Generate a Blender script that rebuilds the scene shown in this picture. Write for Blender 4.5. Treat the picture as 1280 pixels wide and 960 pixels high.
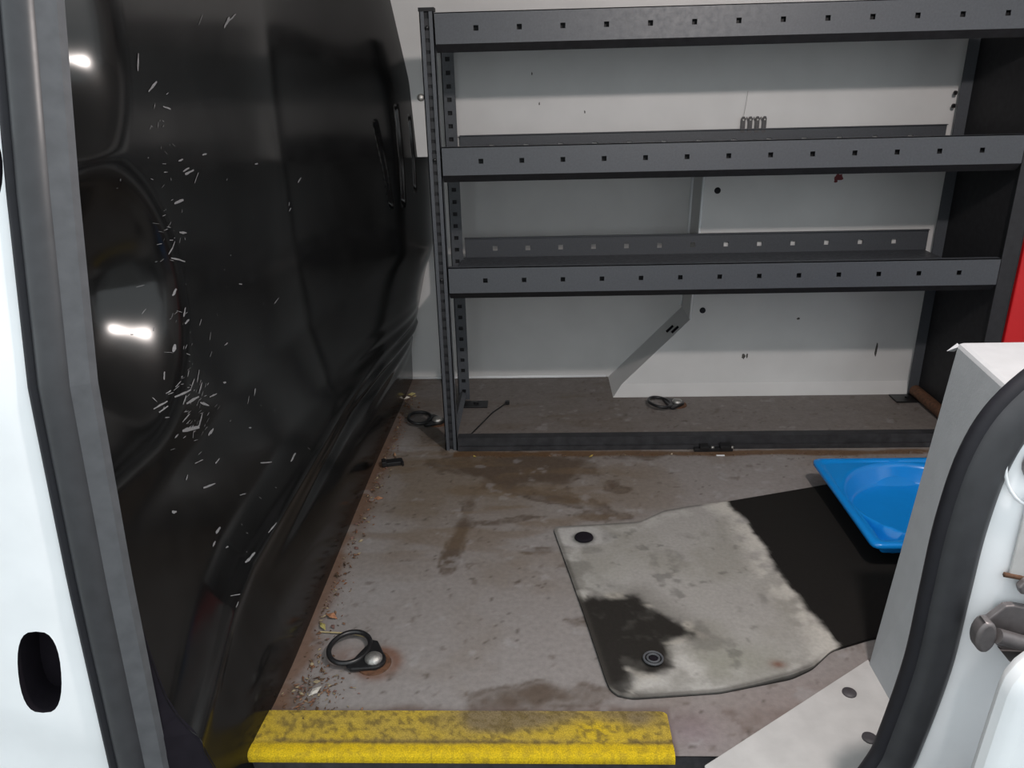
import bpy, bmesh, math, random
import numpy as np
from mathutils import Vector, Matrix
from mathutils.geometry import delaunay_2d_cdt

for o in list(bpy.data.objects):
    bpy.data.objects.remove(o, do_unlink=True)
SC = bpy.context.scene
COL = SC.collection
random.seed(7)
RNG = np.random.RandomState(11)

# ------------------------------------------------------------------ camera
YAW, PITCH, ROLL = -0.0385, 0.3768, -0.0261
CAM = (0.1623, -1.9729, 0.9797)
FPX = 977.39
cd = bpy.data.cameras.new('camera')
cam = bpy.data.objects.new('camera', cd)
COL.objects.link(cam)
SC.camera = cam
cd.sensor_width = 36.0
cd.lens = FPX * 36.0 / 1280.0
cd.clip_start = 0.02
fw = Vector((math.sin(YAW), math.cos(YAW), 0))
rt = Vector((math.cos(YAW), -math.sin(YAW), 0))
up = Vector((0, 0, 1))
f2 = fw * math.cos(PITCH) - up * math.sin(PITCH)
u2 = up * math.cos(PITCH) + fw * math.sin(PITCH)
r3 = rt * math.cos(ROLL) + u2 * math.sin(ROLL)
u3 = u2 * math.cos(ROLL) - rt * math.sin(ROLL)
M = Matrix((r3, u3, -f2)).transposed().to_4x4()
M.translation = Vector(CAM)
cam.matrix_world = M

# ------------------------------------------------------------------ world, lamp, exposure
w = bpy.data.worlds.new('world')
SC.world = w
w.use_nodes = True
bg = w.node_tree.nodes['Background']
bg.inputs[0].default_value = (0.90, 0.97, 1.0, 1)
bg.inputs[1].default_value = 1.36
ld = bpy.data.lights.new('work_lamp', 'POINT')
ld.energy = 41.0
ld.color = (1.0, 0.90, 0.855)
ld.shadow_soft_size = 0.025
lamp = bpy.data.objects.new('work_lamp', ld)
lamp.location = (0.72, -1.25, 1.40)
COL.objects.link(lamp)
SC.view_settings.view_transform = 'Standard'
SC.view_settings.look = 'None'
SC.view_settings.gamma = 1.0
SC.view_settings.use_curve_mapping = False
SC.view_settings.exposure = 0.0

# ------------------------------------------------------------------ helpers
def tag(o, label=None, cat=None, group=None, kind=None):
    if label: o['label'] = label
    if cat: o['category'] = cat
    if group: o['group'] = group
    if kind: o['kind'] = kind
    return o

def empty(name, loc=(0, 0, 0), rz=0.0):
    o = bpy.data.objects.new(name, None)
    COL.objects.link(o)
    o.empty_display_size = 0.05
    o.location = loc
    o.rotation_euler = (0, 0, rz)
    return o

class MB:
    """collects shapes and links them as one mesh object"""
    def __init__(s):
        s.v = []; s.f = []
    def add(s, v, f):
        n = len(s.v)
        s.v += [tuple(p) for p in v]
        s.f += [tuple(i + n for i in q) for q in f]
        return s
    def box(s, x0, x1, y0, y1, z0, z1):
        return s.add([(x0, y0, z0), (x1, y0, z0), (x1, y1, z0), (x0, y1, z0), (x0, y0, z1), (x1, y0, z1), (x1, y1, z1), (x0, y1, z1)],
                     [(0, 3, 2, 1), (4, 5, 6, 7), (0, 1, 5, 4), (1, 2, 6, 5), (2, 3, 7, 6), (3, 0, 4, 7)])
    def prism(s, pts, axis, a, b):
        """extrude a closed 2D outline along x, y or z from a to b"""
        n = len(pts)
        def p3(p, t):
            return {'x': (t, p[0], p[1]), 'y': (p[0], t, p[1]), 'z': (p[0], p[1], t)}[axis]
        v = [p3(p, a) for p in pts] + [p3(p, b) for p in pts]
        f = [tuple(range(n)), tuple(range(2 * n - 1, n - 1, -1))]
        f += [(i, (i + 1) % n, n + (i + 1) % n, n + i) for i in range(n)]
        return s.add(v, f)
    def tube(s, pts, r, n=10, closed=False, ell=None, caps=True):
        """tube along a 3D path; ell=(ref vector, ratio) flattens the section"""
        P = [Vector(p) for p in pts]; m = len(P)
        v = []; f = []
        prev = None
        for i in range(m):
            if closed: t = P[(i + 1) % m] - P[i - 1]
            else: t = P[min(i + 1, m - 1)] - P[max(i - 1, 0)]
            t.normalize()
            if ell: a = Vector(ell[0])
            elif prev is not None: a = prev
            else: a = Vector((0, 0, 1)) if abs(t.z) < .9 else Vector((1, 0, 0))
            a = (a - t * a.dot(t)).normalized(); prev = a
            b = t.cross(a)
            rr = r[i] if isinstance(r, (list, tuple)) else r
            for k in range(n):
                an = 2 * math.pi * k / n
                q = P[i] + a * (math.cos(an) * rr * (ell[1] if ell else 1)) + b * (math.sin(an) * rr)
                v.append(q)
        for i in range(m if closed else m - 1):
            j = (i + 1) % m
            for k in range(n):
                l = (k + 1) % n
                f.append((i * n + k, i * n + l, j * n + l, j * n + k))
        if not closed and caps:
            f.append(tuple(range(n - 1, -1, -1)))
            f.append(tuple((m - 1) * n + k for k in range(n)))
        return s.add(v, f)
    def lathe(s, prof, c=(0, 0, 0), n=20):
        v = []; f = []
        for r, z in prof:
            for k in range(n):
                an = 2 * math.pi * k / n
                v.append((c[0] + r * math.cos(an), c[1] + r * math.sin(an), c[2] + z))
        for i in range(len(prof) - 1):
            for k in range(n):
                l = (k + 1) % n
                f.append((i * n + k, i * n + l, (i + 1) * n + l, (i + 1) * n + k))
        f.append(tuple(range(n - 1, -1, -1)))
        f.append(tuple((len(prof) - 1) * n + k for k in range(n)))
        return s.add(v, f)
    def build(s, name, mat, parent=None, smooth=False, bevel=0.0, sharp=None, col=None, fix=True):
        me = bpy.data.meshes.new(name)
        me.from_pydata(s.v, [], s.f)
        me.materials.append(mat)
        if fix:
            b = bmesh.new(); b.from_mesh(me)
            bmesh.ops.recalc_face_normals(b, faces=b.faces)
            b.to_mesh(me); b.free()
        if smooth:
            me.polygons.foreach_set('use_smooth', [True] * len(me.polygons))
            if sharp: me.set_sharp_from_angle(angle=math.radians(sharp))
        if col is not None: vcol(me, col)
        o = bpy.data.objects.new(name, me)
        COL.objects.link(o)
        if parent: o.parent = parent
        if bevel:
            m = o.modifiers.new('bevel', 'BEVEL'); m.width = bevel; m.segments = 2; m.limit_method = 'ANGLE'
        return o

def vcol(me, col):
    c = np.ones((len(me.vertices), 4), np.float32)
    c[:, :3] = col
    a = me.color_attributes.new('paint', 'FLOAT_COLOR', 'POINT')
    a.data.foreach_set('color', c.ravel())

def copy_tree(o, parent=None):
    c = o.copy(); COL.objects.link(c); c.parent = parent
    for ch in list(o.children): copy_tree(ch, c)
    return c

def grid_mesh(X, Y, Z):
    """quads over 2D arrays of coordinates"""
    n, m = X.shape
    v = np.stack([X, Y, Z], -1).reshape(-1, 3)
    i = np.arange(n * m).reshape(n, m)
    f = np.stack([i[:-1, :-1], i[1:, :-1], i[1:, 1:], i[:-1, 1:]], -1).reshape(-1, 4)
    b = MB(); b.v = v.tolist(); b.f = f.tolist()
    return b

# value noise in numpy
_T = RNG.rand(256, 256)
def vnoise(x, y):
    xi = np.floor(x).astype(int); yi = np.floor(y).astype(int)
    xf = x - xi; yf = y - yi
    xf = xf * xf * (3 - 2 * xf); yf = yf * yf * (3 - 2 * yf)
    g = lambda a, b: _T[a % 256, b % 256]
    return (g(xi, yi) * (1 - xf) + g(xi + 1, yi) * xf) * (1 - yf) + (g(xi, yi + 1) * (1 - xf) + g(xi + 1, yi + 1) * xf) * yf
def fbm(x, y, sc, oct=5, off=0.0):
    r = 0; a = .5; t = 0
    for k in range(oct):
        r = r + a * vnoise(x * sc + off + 17.3 * k, y * sc + off * 1.7 + 9.1 * k); t += a
        a *= .5; sc *= 2.03
    return r / t
def lerp(a, b, t):
    return a * (1 - t[..., None]) + np.array(b) * t[..., None]

def mat(name, col, rough=.5, metal=0.0, nscale=60.0, namt=.12, bump=0.0, attr=False, spec=.5, bscale=None, rvar=0.0, coat=0.0):
    m = bpy.data.materials.new(name); m.use_nodes = True
    nt = m.node_tree; nd = nt.nodes; lk = nt.links
    p = nd['Principled BSDF']
    p.inputs['Roughness'].default_value = rough
    p.inputs['Metallic'].default_value = metal
    p.inputs['Specular IOR Level'].default_value = spec
    p.inputs['Coat Weight'].default_value = coat
    p.inputs['Coat Roughness'].default_value = .08
    tc = nd.new('ShaderNodeTexCoord')
    nz = nd.new('ShaderNodeTexNoise')
    nz.inputs['Scale'].default_value = nscale; nz.inputs['Detail'].default_value = 6
    lk.new(tc.outputs['Object'], nz.inputs['Vector'])
    rp = nd.new('ShaderNodeMapRange')
    rp.inputs['From Min'].default_value = .3; rp.inputs['From Max'].default_value = .7
    rp.inputs['To Min'].default_value = 1 - namt; rp.inputs['To Max'].default_value = 1 + namt
    lk.new(nz.outputs['Fac'], rp.inputs['Value'])
    mx = nd.new('ShaderNodeMix'); mx.data_type = 'RGBA'; mx.blend_type = 'MULTIPLY'
    mx.inputs['Factor'].default_value = 1.0
    if attr:
        at = nd.new('ShaderNodeAttribute'); at.attribute_name = 'paint'
        lk.new(at.outputs['Color'], mx.inputs['A'])
    else:
        mx.inputs['A'].default_value = (*col, 1)
    lk.new(rp.outputs['Result'], mx.inputs['B'])
    lk.new(mx.outputs['Result'], p.inputs['Base Color'])
    if rvar:
        r2 = nd.new('ShaderNodeMapRange')
        r2.inputs['From Min'].default_value = .35; r2.inputs['From Max'].default_value = .7
        r2.inputs['To Min'].default_value = rough; r2.inputs['To Max'].default_value = min(1, rough + rvar)
        n2 = nd.new('ShaderNodeTexNoise'); n2.inputs['Scale'].default_value = nscale * .37; n2.inputs['Detail'].default_value = 8
        lk.new(tc.outputs['Object'], n2.inputs['Vector'])
        lk.new(n2.outputs['Fac'], r2.inputs['Value']); lk.new(r2.outputs['Result'], p.inputs['Roughness'])
    if bump:
        bp = nd.new('ShaderNodeBump'); bp.inputs['Strength'].default_value = bump; bp.inputs['Distance'].default_value = .002
        n3 = nd.new('ShaderNodeTexNoise'); n3.inputs['Scale'].default_value = bscale or nscale * 3; n3.inputs['Detail'].default_value = 5
        lk.new(tc.outputs['Object'], n3.inputs['Vector'])
        lk.new(n3.outputs['Fac'], bp.inputs['Height']); lk.new(bp.outputs['Normal'], p.inputs['Normal'])
    return m

MT = {}
MT['floor'] = mat('floor_paint', (.2, .2, .2), .55, nscale=90, namt=.10, bump=.25, attr=True, spec=.35, rvar=.25)
MT['white'] = mat('white_van_paint', (.86, .88, .90), .35, nscale=14, namt=.03, spec=.5)
MT['wall'] = mat('pale_grey_van_paint', (.63, .625, .62), .5, nscale=9, namt=.04, bump=.05, bscale=300)
MT['trim'] = mat('grey_white_trim', (.43, .44, .455), .7, nscale=25, namt=.05, bump=.15, bscale=200)
MT['gusset'] = mat('scuffed_white_plate', (.50, .49, .48), .6, nscale=30, namt=.07, bump=.1)
MT['black'] = mat('gloss_black_plastic', (.006, .006, .006), .15, nscale=20, namt=.3, spec=.42, rvar=.05, bump=.015, bscale=25)
MT['scratch'] = mat('scraped_plastic', (.21, .21, .215), .7, nscale=400, namt=.3)
MT['rack'] = mat('charcoal_powder_coat', (.066, .071, .081), .42, nscale=200, namt=.10, spec=.5, rvar=.12, bump=.06, bscale=900)
MT['rackdark'] = mat('cap_and_shade_black', (.016, .016, .018), .6, nscale=60, namt=.25, spec=.3)  # near-black copy of the rack coat for shaded parts, also the end cap
MT['rackdark2'] = mat('darker_rack_copy', (.022, .022, .025), .5, nscale=60, namt=.2, spec=.4)  # darker copy of the rack coat
MT['rail'] = mat('grimy_rail_coat', (.030, .030, .033), .5, nscale=40, namt=.35, spec=.4)
MT['rubber'] = mat('black_rubber', (.030, .031, .035), .36, nscale=40, namt=.15, spec=.5, rvar=.12)
MT['rubberlip'] = mat('worn_rubber_lip', (.080, .083, .090), .6, nscale=50, namt=.12, spec=.35)
MT['rubberdark'] = mat('dark_rubber_gap', (.012, .012, .016), .6, spec=.3)
MT['void'] = mat('dark_cavity', (.012, .010, .014), .8, spec=.1)  # near-black put in for the shade inside holes; also closes the pillar gap
MT['blackmetal'] = mat('black_painted_metal', (.012, .012, .013), .35, nscale=200, namt=.3)
MT['boltmetal'] = mat('dull_zinc', (.42, .41, .39), .4, .8, nscale=300, namt=.25, bump=.3)
MT['latch'] = mat('grey_brown_steel', (.17, .155, .155), .42, .5, nscale=90, namt=.12)
MT['clipmetal'] = mat('tarnished_clip_steel', (.075, .072, .075), .5, .3)
MT['rivet'] = mat('dark_grey_plastic', (.055, .05, .055), .5)
MT['mat'] = mat('dirty_rubber_mat', (.1, .1, .1), .85, nscale=140, namt=.08, bump=.12, attr=True, spec=.15, bscale=500)
MT['blue'] = mat('glossy_blue_plastic', (.006, .23, .66), .22, nscale=20, namt=.04, spec=.5)
MT['red'] = mat('red_painted_metal', (.62, .012, .016), .45, nscale=12, namt=.05)
MT['yellow'] = mat('grimy_yellow_grip_tape', (.5, .36, .02), .85, nscale=500, namt=.30, bump=.8, attr=True, spec=.2, bscale=900)
MT['rust'] = mat('rusty_steel', (.10, .045, .022), .8, nscale=120, namt=.4)
MT['debris'] = mat('dry_leaf_litter', (.2, .1, .05), .9, nscale=200, namt=.3, attr=True, spec=.1)
MT['straw'] = mat('dry_straw', (.42, .34, .18), .8, nscale=200, namt=.2)
MT['redspot'] = mat('dark_red_smear', (.16, .012, .018), .6)
MT['scuff'] = mat('dark_scuff', (.06, .055, .05), .7, nscale=300, namt=.5)
MT['sill'] = mat('dark_step_plastic', (.045, .042, .045), .6, nscale=80, namt=.3)
MT['ground'] = mat('concrete_ground', (.30, .30, .29), .9, nscale=5, namt=.1)

def sst(a, b, x):
    t = np.clip((x - a) / (b - a), 0, 1)
    return t * t * (3 - 2 * t)
def s5(a, b, x):
    t = np.clip((x - a) / (b - a), 0, 1)
    return t * t * t * (t * (6 * t - 15) + 10)
_zz = np.linspace(-.1, 1.6, 681)
def _prof(zs, xs):
    p = np.interp(_zz, zs, xs)
    k = np.hanning(25); k /= k.sum()
    q = np.convolve(np.pad(p, 12, mode='edge'), k, 'valid')
    return q
_B0 = _prof([-.1, 0, .10, .16, .20, .26, .42, .65, 1.0, 1.6], [-.285, -.289, -.305, -.325, -.338, -.375, -.412, -.425, -.425, -.40])
_B1 = _prof([-.1, 0, .12, .26, .38, .48, .74, .97, 1.185, 1.6], [-.281, -.281, -.277, -.243, -.214, -.178, -.173, -.184, -.225, -.34])
def rbox(y, z, y0, y1, z0, z1, r):
    cy, cz = (y0 + y1) / 2, (z0 + z1) / 2
    qy, qz = np.abs(y - cy) - (y1 - y0) / 2 + r, np.abs(z - cz) - (z1 - z0) / 2 + r
    return np.hypot(np.maximum(qy, 0), np.maximum(qz, 0)) + np.minimum(np.maximum(qy, qz), 0) - r
def bulk_x(y, z):
    """cargo-side surface of the moulded bulkhead: x as a function of depth y and height z"""
    y = np.asarray(y, float); z = np.asarray(z, float)
    ze = z + np.interp(-y, [.85, .95, 1.09, 1.15], [0, .025, .095, .125]) * sst(.45, .1, z)
    t = sst(-.16, .52, y)
    x = np.interp(ze, _zz, _B0) * (1 - t) + np.interp(z, _zz, _B1) * t
    x = x + .007 * np.exp(-((ze - .205) / .012) ** 2) - .006 * np.exp(-((ze - .165) / .010) ** 2) * sst(-.9, -.3, y)
    rib = sst(-.1, .1, y) * sst(.60, .45, y) * np.exp(-((z - .20) / .06) ** 2)
    x = x + .005 * rib * np.sin((z - .04 * y) * 150)
    x = x - .111 * s5(.100, -.080, rbox(y, z, -1.30, -.80, .55, .825, .15))      # two shallow pockets beside the pillar
    x = x - .092 * s5(.095, -.080, rbox(y, z, -1.30, -.850, .925, 1.80, .12))
    x = x + .010 * np.sin(y * 5.3 + 1.0) * sst(.4, .7, z) * sst(.1, -.2, y)
    for yc, z0, z1, k in ((.268, .63, .875, -.034), (.320, .63, .91, .008), (.385, .66, .88, .004)):
        yy = yc + k * (z - z0) / (z1 - z0)
        m = sst(.010, .003, np.abs(y - yy)) * sst(z0, z0 + .02, z) * sst(z1, z1 - .015, z)
        x = x - .011 * m
    return x

# ================================================================== THE SETTING
# ---- floor with painted, stained deck
xs = np.concatenate([np.arange(-.36, 1.40, .006), np.linspace(1.40, 2.25, 12)])
ys = np.arange(-1.060, .602, .006)
Y, X = np.meshgrid(ys, xs)
def blob(cx, cy, rx, ry, rot=0.0, x=X, y=Y):
    c, s = math.cos(rot), math.sin(rot)
    u = ((x - cx) * c + (y - cy) * s) / rx; v = (-(x - cx) * s + (y - cy) * c) / ry
    return np.exp(-(u * u + v * v))
n1 = fbm(X, Y, 5, 5); n2 = fbm(X, Y, 14, 5, 31.0); n3 = fbm(X, Y, 45, 4, 77.0); n4 = fbm(X * .5, Y * 2.2, 9, 4, 5.0)
c = np.zeros(X.shape + (3,)) + np.array((.245, .225, .216))
c = lerp(c, (.165, .130, .097), np.clip(blob(.03, -.20, .36, .30) * (.35 + 1.2 * n1) + .35 * sst(.48, .66, n1), 0, 1) * .85)
c = lerp(c, (.275, .26, .255), sst(.50, .72, fbm(X, Y, 4, 4, 140.0)) * .55)
zone = (1.25 * blob(.12, -.12, .17, .085) + .75 * blob(.20, -.27, .13, .035, -.35) + .75 * blob(.352, -.215, .045, .04) + .5 * blob(.31, -.36, .08, .025)
        + 1.0 * blob(-.037, -.52, .022, .095, -.12) + .50 * blob(-.02, -.36, .022, .13, -.1) + .85 * blob(.17, -.935, .15, .035, .15)
        + .75 * blob(-.25, -.93, .05, .06) + .75 * blob(-.15, .08, .05, .09, .5) + .5 * blob(.24, -.74, .04, .02) + .55 * blob(0, -.08, .16, .05)
        + .35 * blob(.55, -.98, .2, .05) + .55 * blob(.45, -.05, .10, .025) + .5 * blob(.10, -.37, .10, .02, .2) + .4 * blob(.17, -.50, .10, .02, .2) + .45 * blob(.40, -1.0, .03, .03))
zn = zone * (.15 + 1.65 * n2) + .30 * (n3 - .5) * (zone > .08)
st = sst(.22, .75, zn)
c = lerp(c, (.078, .052, .034), st * .86)
edge = sst(.26, .36, zn) * sst(.50, .38, zn)
c = lerp(c, (.070, .046, .030), edge * .65 * sst(.38, .58, fbm(X, Y, 25, 4, 300.0)))
c = lerp(c, (.145, .10, .060), sst(.50, .66, n4) * sst(-.75, -.30, Y) * sst(.6, .2, X) * .55)
rail = np.exp(-((Y + .030 + .03 * (n1 - .5)) / .018) ** 2) * (X > -.08) * sst(1.4, 1.2, X)
c = lerp(c, (.115, .060, .024), sst(.20, .75, rail * (.3 + 1.3 * n2)) * .85)
bedge = np.exp(-np.clip(X + .287, 0, 9) / .034)
c = lerp(c, (.145, .080, .050), sst(.15, .7, bedge * (.2 + 1.6 * n2)) * .85)
sedge = np.exp(-np.clip(Y + .972, 0, 9) / .02) * (X < .37)
c = lerp(c, (.10, .065, .050), sst(.25, .8, sedge * (.1 + 1.6 * n2)) * .7)
rg = np.exp(-((np.hypot(X + .135, Y + .857) - .032) / .013) ** 2) + .6 * blob(-.205, -.84, .03, .03)
c = lerp(c, (.15, .065, .035), np.clip(rg * (.3 + 1.3 * n2), 0, 1) * .8)
c = lerp(c, (.140, .118, .104), sst(.05, .14, Y) * .6)  # floor behind the rail darkened, shade under the rack put into the colour
c = lerp(c, (.23, .19, .205), blob(.40, -1.01, .05, .04) * .8)
c = lerp(c, (.22, .165, .15), blob(.65, -.98, .25, .10) * .6)
c = lerp(c, (.10, .075, .06), sst(.73, .80, n3) * .5)
c = lerp(c, (.055, .04, .03), sst(.80, .84, fbm(X, Y, 70, 3, 400.0)) * .6)
c = lerp(c, (.34, .33, .33), sst(.70, .80, fbm(X, Y, 30, 4, 210.0)) * .35)
fl = grid_mesh(X, Y, np.zeros_like(X)).build('floor', MT['floor'], smooth=True, col=c.reshape(-1, 3), fix=False)
tag(fl, 'grey painted van load floor with brown stains and grime', 'floor', kind='structure')
fb = MB().box(-.9, 2.25, -1.058, .62, -.06, -.004).build('floor_underlay', MT['sill'], fl)
# ---- step well under the door opening
st_ = MB().box(-.279, 1.4, -1.30, -1.070, -.20, -.035).build('trim_1', MT['sill'], bevel=.006)
tag(st_, 'dark plastic door step below the yellow grip strip', 'door step', kind='structure')
gr = MB().box(-8, 8, -9, 3, -.62, -.60).build('ground', MT['ground'])
tag(gr, 'plain concrete ground beneath the van', 'ground', kind='structure')

# ---- back (far side) wall: pressed panel at y=.41 with a recess to y=.56
wb = empty('wall_back'); tag(wb, 'pale grey pressed steel van side wall behind the rack', 'wall', kind='structure')
FR = .410; DP = .560
b = MB()
# inner panel with chamfered corner of the recess
outl = [(-.95, .76), (.652, .76), (.648, .52), (.637, .246), (.398, 0.0), (2.25, 0.0), (2.25, 1.48), (-.95, 1.48)]
bmw = bmesh.new()
vs = [bmw.verts.new((x, FR if z > .0 else .372, z)) for x, z in outl]
bmw.faces.new([vs[0], vs[1], vs[6], vs[7]]); bmw.faces.new([vs[1], vs[2], vs[3], vs[6]])
# lower flange kicks forward to meet the floor
k1 = bmw.verts.new((.43, FR, .032)); k2 = bmw.verts.new((2.25, FR, .032))
bmw.faces.new([vs[3], k1, k2, vs[6]]); bmw.faces.new([k1, vs[4], vs[5], k2])
me = bpy.data.meshes.new('inner_panel'); bmw.to_mesh(me); bmw.free(); me.materials.append(MT['wall'])
o = bpy.data.objects.new('inner_panel', me); COL.objects.link(o); o.parent = wb
# recess back skin
MB().add([(-.95, DP, 0), (1.0, DP, 0), (1.0, DP, .80), (-.95, DP, .80)], [(0, 1, 2, 3)]).build('outer_skin', MT['wall'], wb)
# reveal between the two levels
RV = [(-.95, .76, FR), (.652, .76, FR), (.648, .52, FR), (.637, .246, FR), (.43, .032, FR), (.398, 0, .372)]
v = [(x, y, z) for x, z, y in RV] + [(x, DP, z) for x, z, y in RV]
rv = MB().add(v, [(i, i + 1, i + 1 + len(RV), i + len(RV)) for i in range(len(RV) - 1)]).build('recess_reveal', MT['wall'], wb)
# white beads painting in the pillar edge highlights and the lit wall foot
MB().tube([(.650, DP - .004, .74), (.646, DP - .004, .52), (.632, DP - .004, .255)], .005, 6).build('lit_edge_bead', MT['white'], wb, smooth=True)
MB().tube([(.653, FR - .001, .74), (.649, FR - .001, .52), (.638, FR - .001, .25)], .004, 6).build('lit_edge_bead', MT['white'], wb, smooth=True)
MB().tube([(-.3, DP - .003, .004), (.39, DP - .003, .004)], .005, 6).build('lit_edge_bead', MT['white'], wb, smooth=True)
def plug(x, y, z, r, name='rubber_plug'):
    p = MB().lathe([(r, 0), (r * .95, .003), (r * .6, .006), (r * .2, .007)], n=16)
    p.v = [(x + a, y - c_, z + b_) for a, b_, c_ in p.v]
    return p.build(name, MT['rubberdark'], wb, smooth=True, sharp=40)
plug(.695, FR, .645, .0095); plug(.675, FR, .277, .0095)
for x, y, z in ((.588, .475, .196), (.598, .435, .206)):
    MB().tube([(x - .010, y, z - .010), (x + .010, y, z + .010)], .006, 8).build('slot_hole', MT['void'], wb, smooth=True)
def smear(x, z, rx, rz, m, n=14, y=FR, name='smear'):
    vv = [(x, y - .0012, z)]
    for k in range(n):
        a = 2 * math.pi * k / n; q = .65 + .5 * random.random()
        vv.append((x + rx * q * math.cos(a), y - .0008, z + rz * q * math.sin(a)))
    return MB().add(vv, [(0, 1 + k, 1 + (k + 1) % n) for k in range(n)]).build(name, m, wb)
smear(1.045, .676, .015, .012, MT['redspot'], name='red_smear')
smear(1.038, .668, .006, .010, MT['redspot'], name='red_smear')
smear(1.231, .139, .0045, .027, MT['scuff'], name='scuff_mark')
smear(.815, .122, .006, .010, MT['scuff'], name='scuff_mark')
smear(.826, .124, .003, .008, MT['scuff'], name='scuff_mark')
smear(.975, .245, .006, .004, MT['scuff'], name='scuff_mark')
for x, z in ((.17, .90), (.30, .875), (.15, .98)):
    smear(x, z, .0018, .005, MT['scuff'], name='scuff_mark')

# ---- roof, rear wall, and outside skin so that daylight only enters by the door opening
rf = MB().box(-.95, 2.25, -1.02, .62, 1.48, 1.52).build('ceiling', MT['wall']); tag(rf, 'pale painted van roof above the cargo space', 'roof', kind='structure')
wr = MB().box(2.22, 2.26, -1.16, .62, -.1, 1.5).build('wall_right', MT['wall']); tag(wr, 'pale rear end wall of the cargo space', 'wall', kind='structure')

# ---- moulded black bulkhead
YLZ = [-.45, .055, .373, .638, .863, 1.073, 1.5]; YLY = [-1.150, -1.137, -1.117, -1.092, -1.040, -.984, -.86]   # door pillar line
ys = np.concatenate([np.arange(-1.16, .18, .005), np.arange(.18, .585, .0028)]); zs = np.arange(-.20, 1.481, .005)
Z, Y = np.meshgrid(zs, ys)
Y = np.maximum(Y, np.interp(Z, YLZ, YLY) + .012 + (Y + 1.16) * .02)
Xb = bulk_x(Y, Z)
wl = grid_mesh(Xb, Y, Z).build('wall_left', MT['black'], smooth=True, fix=False)
tag(wl, 'glossy black moulded bulkhead with scratches and dented ledges', 'bulkhead', kind='structure')
def bn(y, z, h=.004):
    dy = (bulk_x(y + h, z) - bulk_x(y - h, z)) / (2 * h); dz = (bulk_x(y, z + h) - bulk_x(y, z - h)) / (2 * h)
    return Vector((1, -float(dy), -float(dz))).normalized()
def bp(y, z, off=.0007):
    p = Vector((float(bulk_x(y, z)), y, z)); return p + bn(y, z) * off
SCR = [(-0.476,1.074,-0.453,1.092,0.0022),(-0.36,1.076,-0.328,1.095,0.0088),(-0.333,1.089,-0.296,1.103,0.0044),(-0.745,0.998,-0.733,1.022,0.0055),(-0.72,0.969,-0.682,0.983,0.0044),(-0.675,0.946,-0.647,0.941,0.0044),(-0.634,0.837,-0.594,0.839,0.0055),(-0.6,0.818,-0.575,0.833,0.0022),(-0.652,0.86,-0.632,0.861,0.0033),(-0.546,0.86,-0.524,0.86,0.0033),(-0.641,0.842,-0.612,0.845,0.0033),(-0.296,0.818,-0.279,0.817,0.0044),(-0.074,0.752,-0.059,0.762,0.0055),(-0.133,0.706,-0.127,0.714,0.0044),(-0.136,0.694,-0.123,0.7,0.0044),(-0.699,0.798,-0.66,0.798,0.0055),(-0.742,0.724,-0.723,0.741,0.0033),(-0.738,0.717,-0.698,0.702,0.0033),(-0.7,0.751,-0.671,0.745,0.0044),(-0.748,0.657,-0.738,0.666,0.0066),(-0.742,0.619,-0.73,0.632,0.0044),(-0.745,0.608,-0.73,0.611,0.0044),(-0.697,0.59,-0.683,0.597,0.0022),(-0.672,0.555,-0.66,0.566,0.0022),(-0.79,0.574,-0.78,0.584,0.0088),(-0.76,0.509,-0.741,0.525,0.0033),(-0.788,0.508,-0.766,0.518,0.0033),(-0.885,0.514,-0.854,0.514,0.0044),(-0.882,0.507,-0.859,0.508,0.0033),(-0.87,0.527,-0.87,0.52,0.0022),(-0.837,0.514,-0.787,0.507,0.0066),(-0.814,0.493,-0.766,0.486,0.0055),(-0.763,0.49,-0.742,0.502,0.0044),(-0.767,0.475,-0.738,0.457,0.0044),(-0.841,0.472,-0.811,0.474,0.0033),(-0.793,0.441,-0.768,0.456,0.0055),(-0.848,0.46,-0.79,0.44,0.0077),(-0.769,0.415,-0.745,0.416,0.0077),(-0.821,0.434,-0.812,0.444,0.0022),(-0.728,0.469,-0.698,0.463,0.0033),(-0.825,0.496,-0.808,0.505,0.0044),(-0.824,0.526,-0.807,0.53,0.0022),(-0.847,0.524,-0.835,0.525,0.0022),(-0.326,0.524,-0.292,0.528,0.0033),(-0.623,0.361,-0.614,0.357,0.0033),(-0.634,0.291,-0.59,0.27,0.0033),(-0.526,0.238,-0.489,0.239,0.0055),(-0.842,0.398,-0.815,0.391,0.0022),(-0.784,0.368,-0.765,0.368,0.0044),(-0.849,0.356,-0.81,0.343,0.0044),(-0.884,0.39,-0.874,0.394,0.0033),(-0.752,0.287,-0.73,0.278,0.0022),(-0.952,0.372,-0.941,0.366,0.0055),(-0.869,0.282,-0.851,0.281,0.0066),(-0.892,0.271,-0.88,0.273,0.0055),(-0.866,0.251,-0.859,0.249,0.0033),(-0.857,0.215,-0.822,0.212,0.0055),(-0.93,0.201,-0.916,0.194,0.0022),(-0.941,0.187,-0.929,0.189,0.0022),(-0.756,0.21,-0.717,0.207,0.0033),(-0.551,0.398,-0.534,0.407,0.0044),(-0.59,0.397,-0.572,0.406,0.0022),(-0.663,0.471,-0.651,0.466,0.0044),(-0.481,0.608,-0.466,0.604,0.0033),(-0.618,0.527,-0.601,0.526,0.0033),(-0.832,0.542,-0.822,0.552,0.0033),(-0.876,0.461,-0.863,0.461,0.0033)]
sb = MB()
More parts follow.
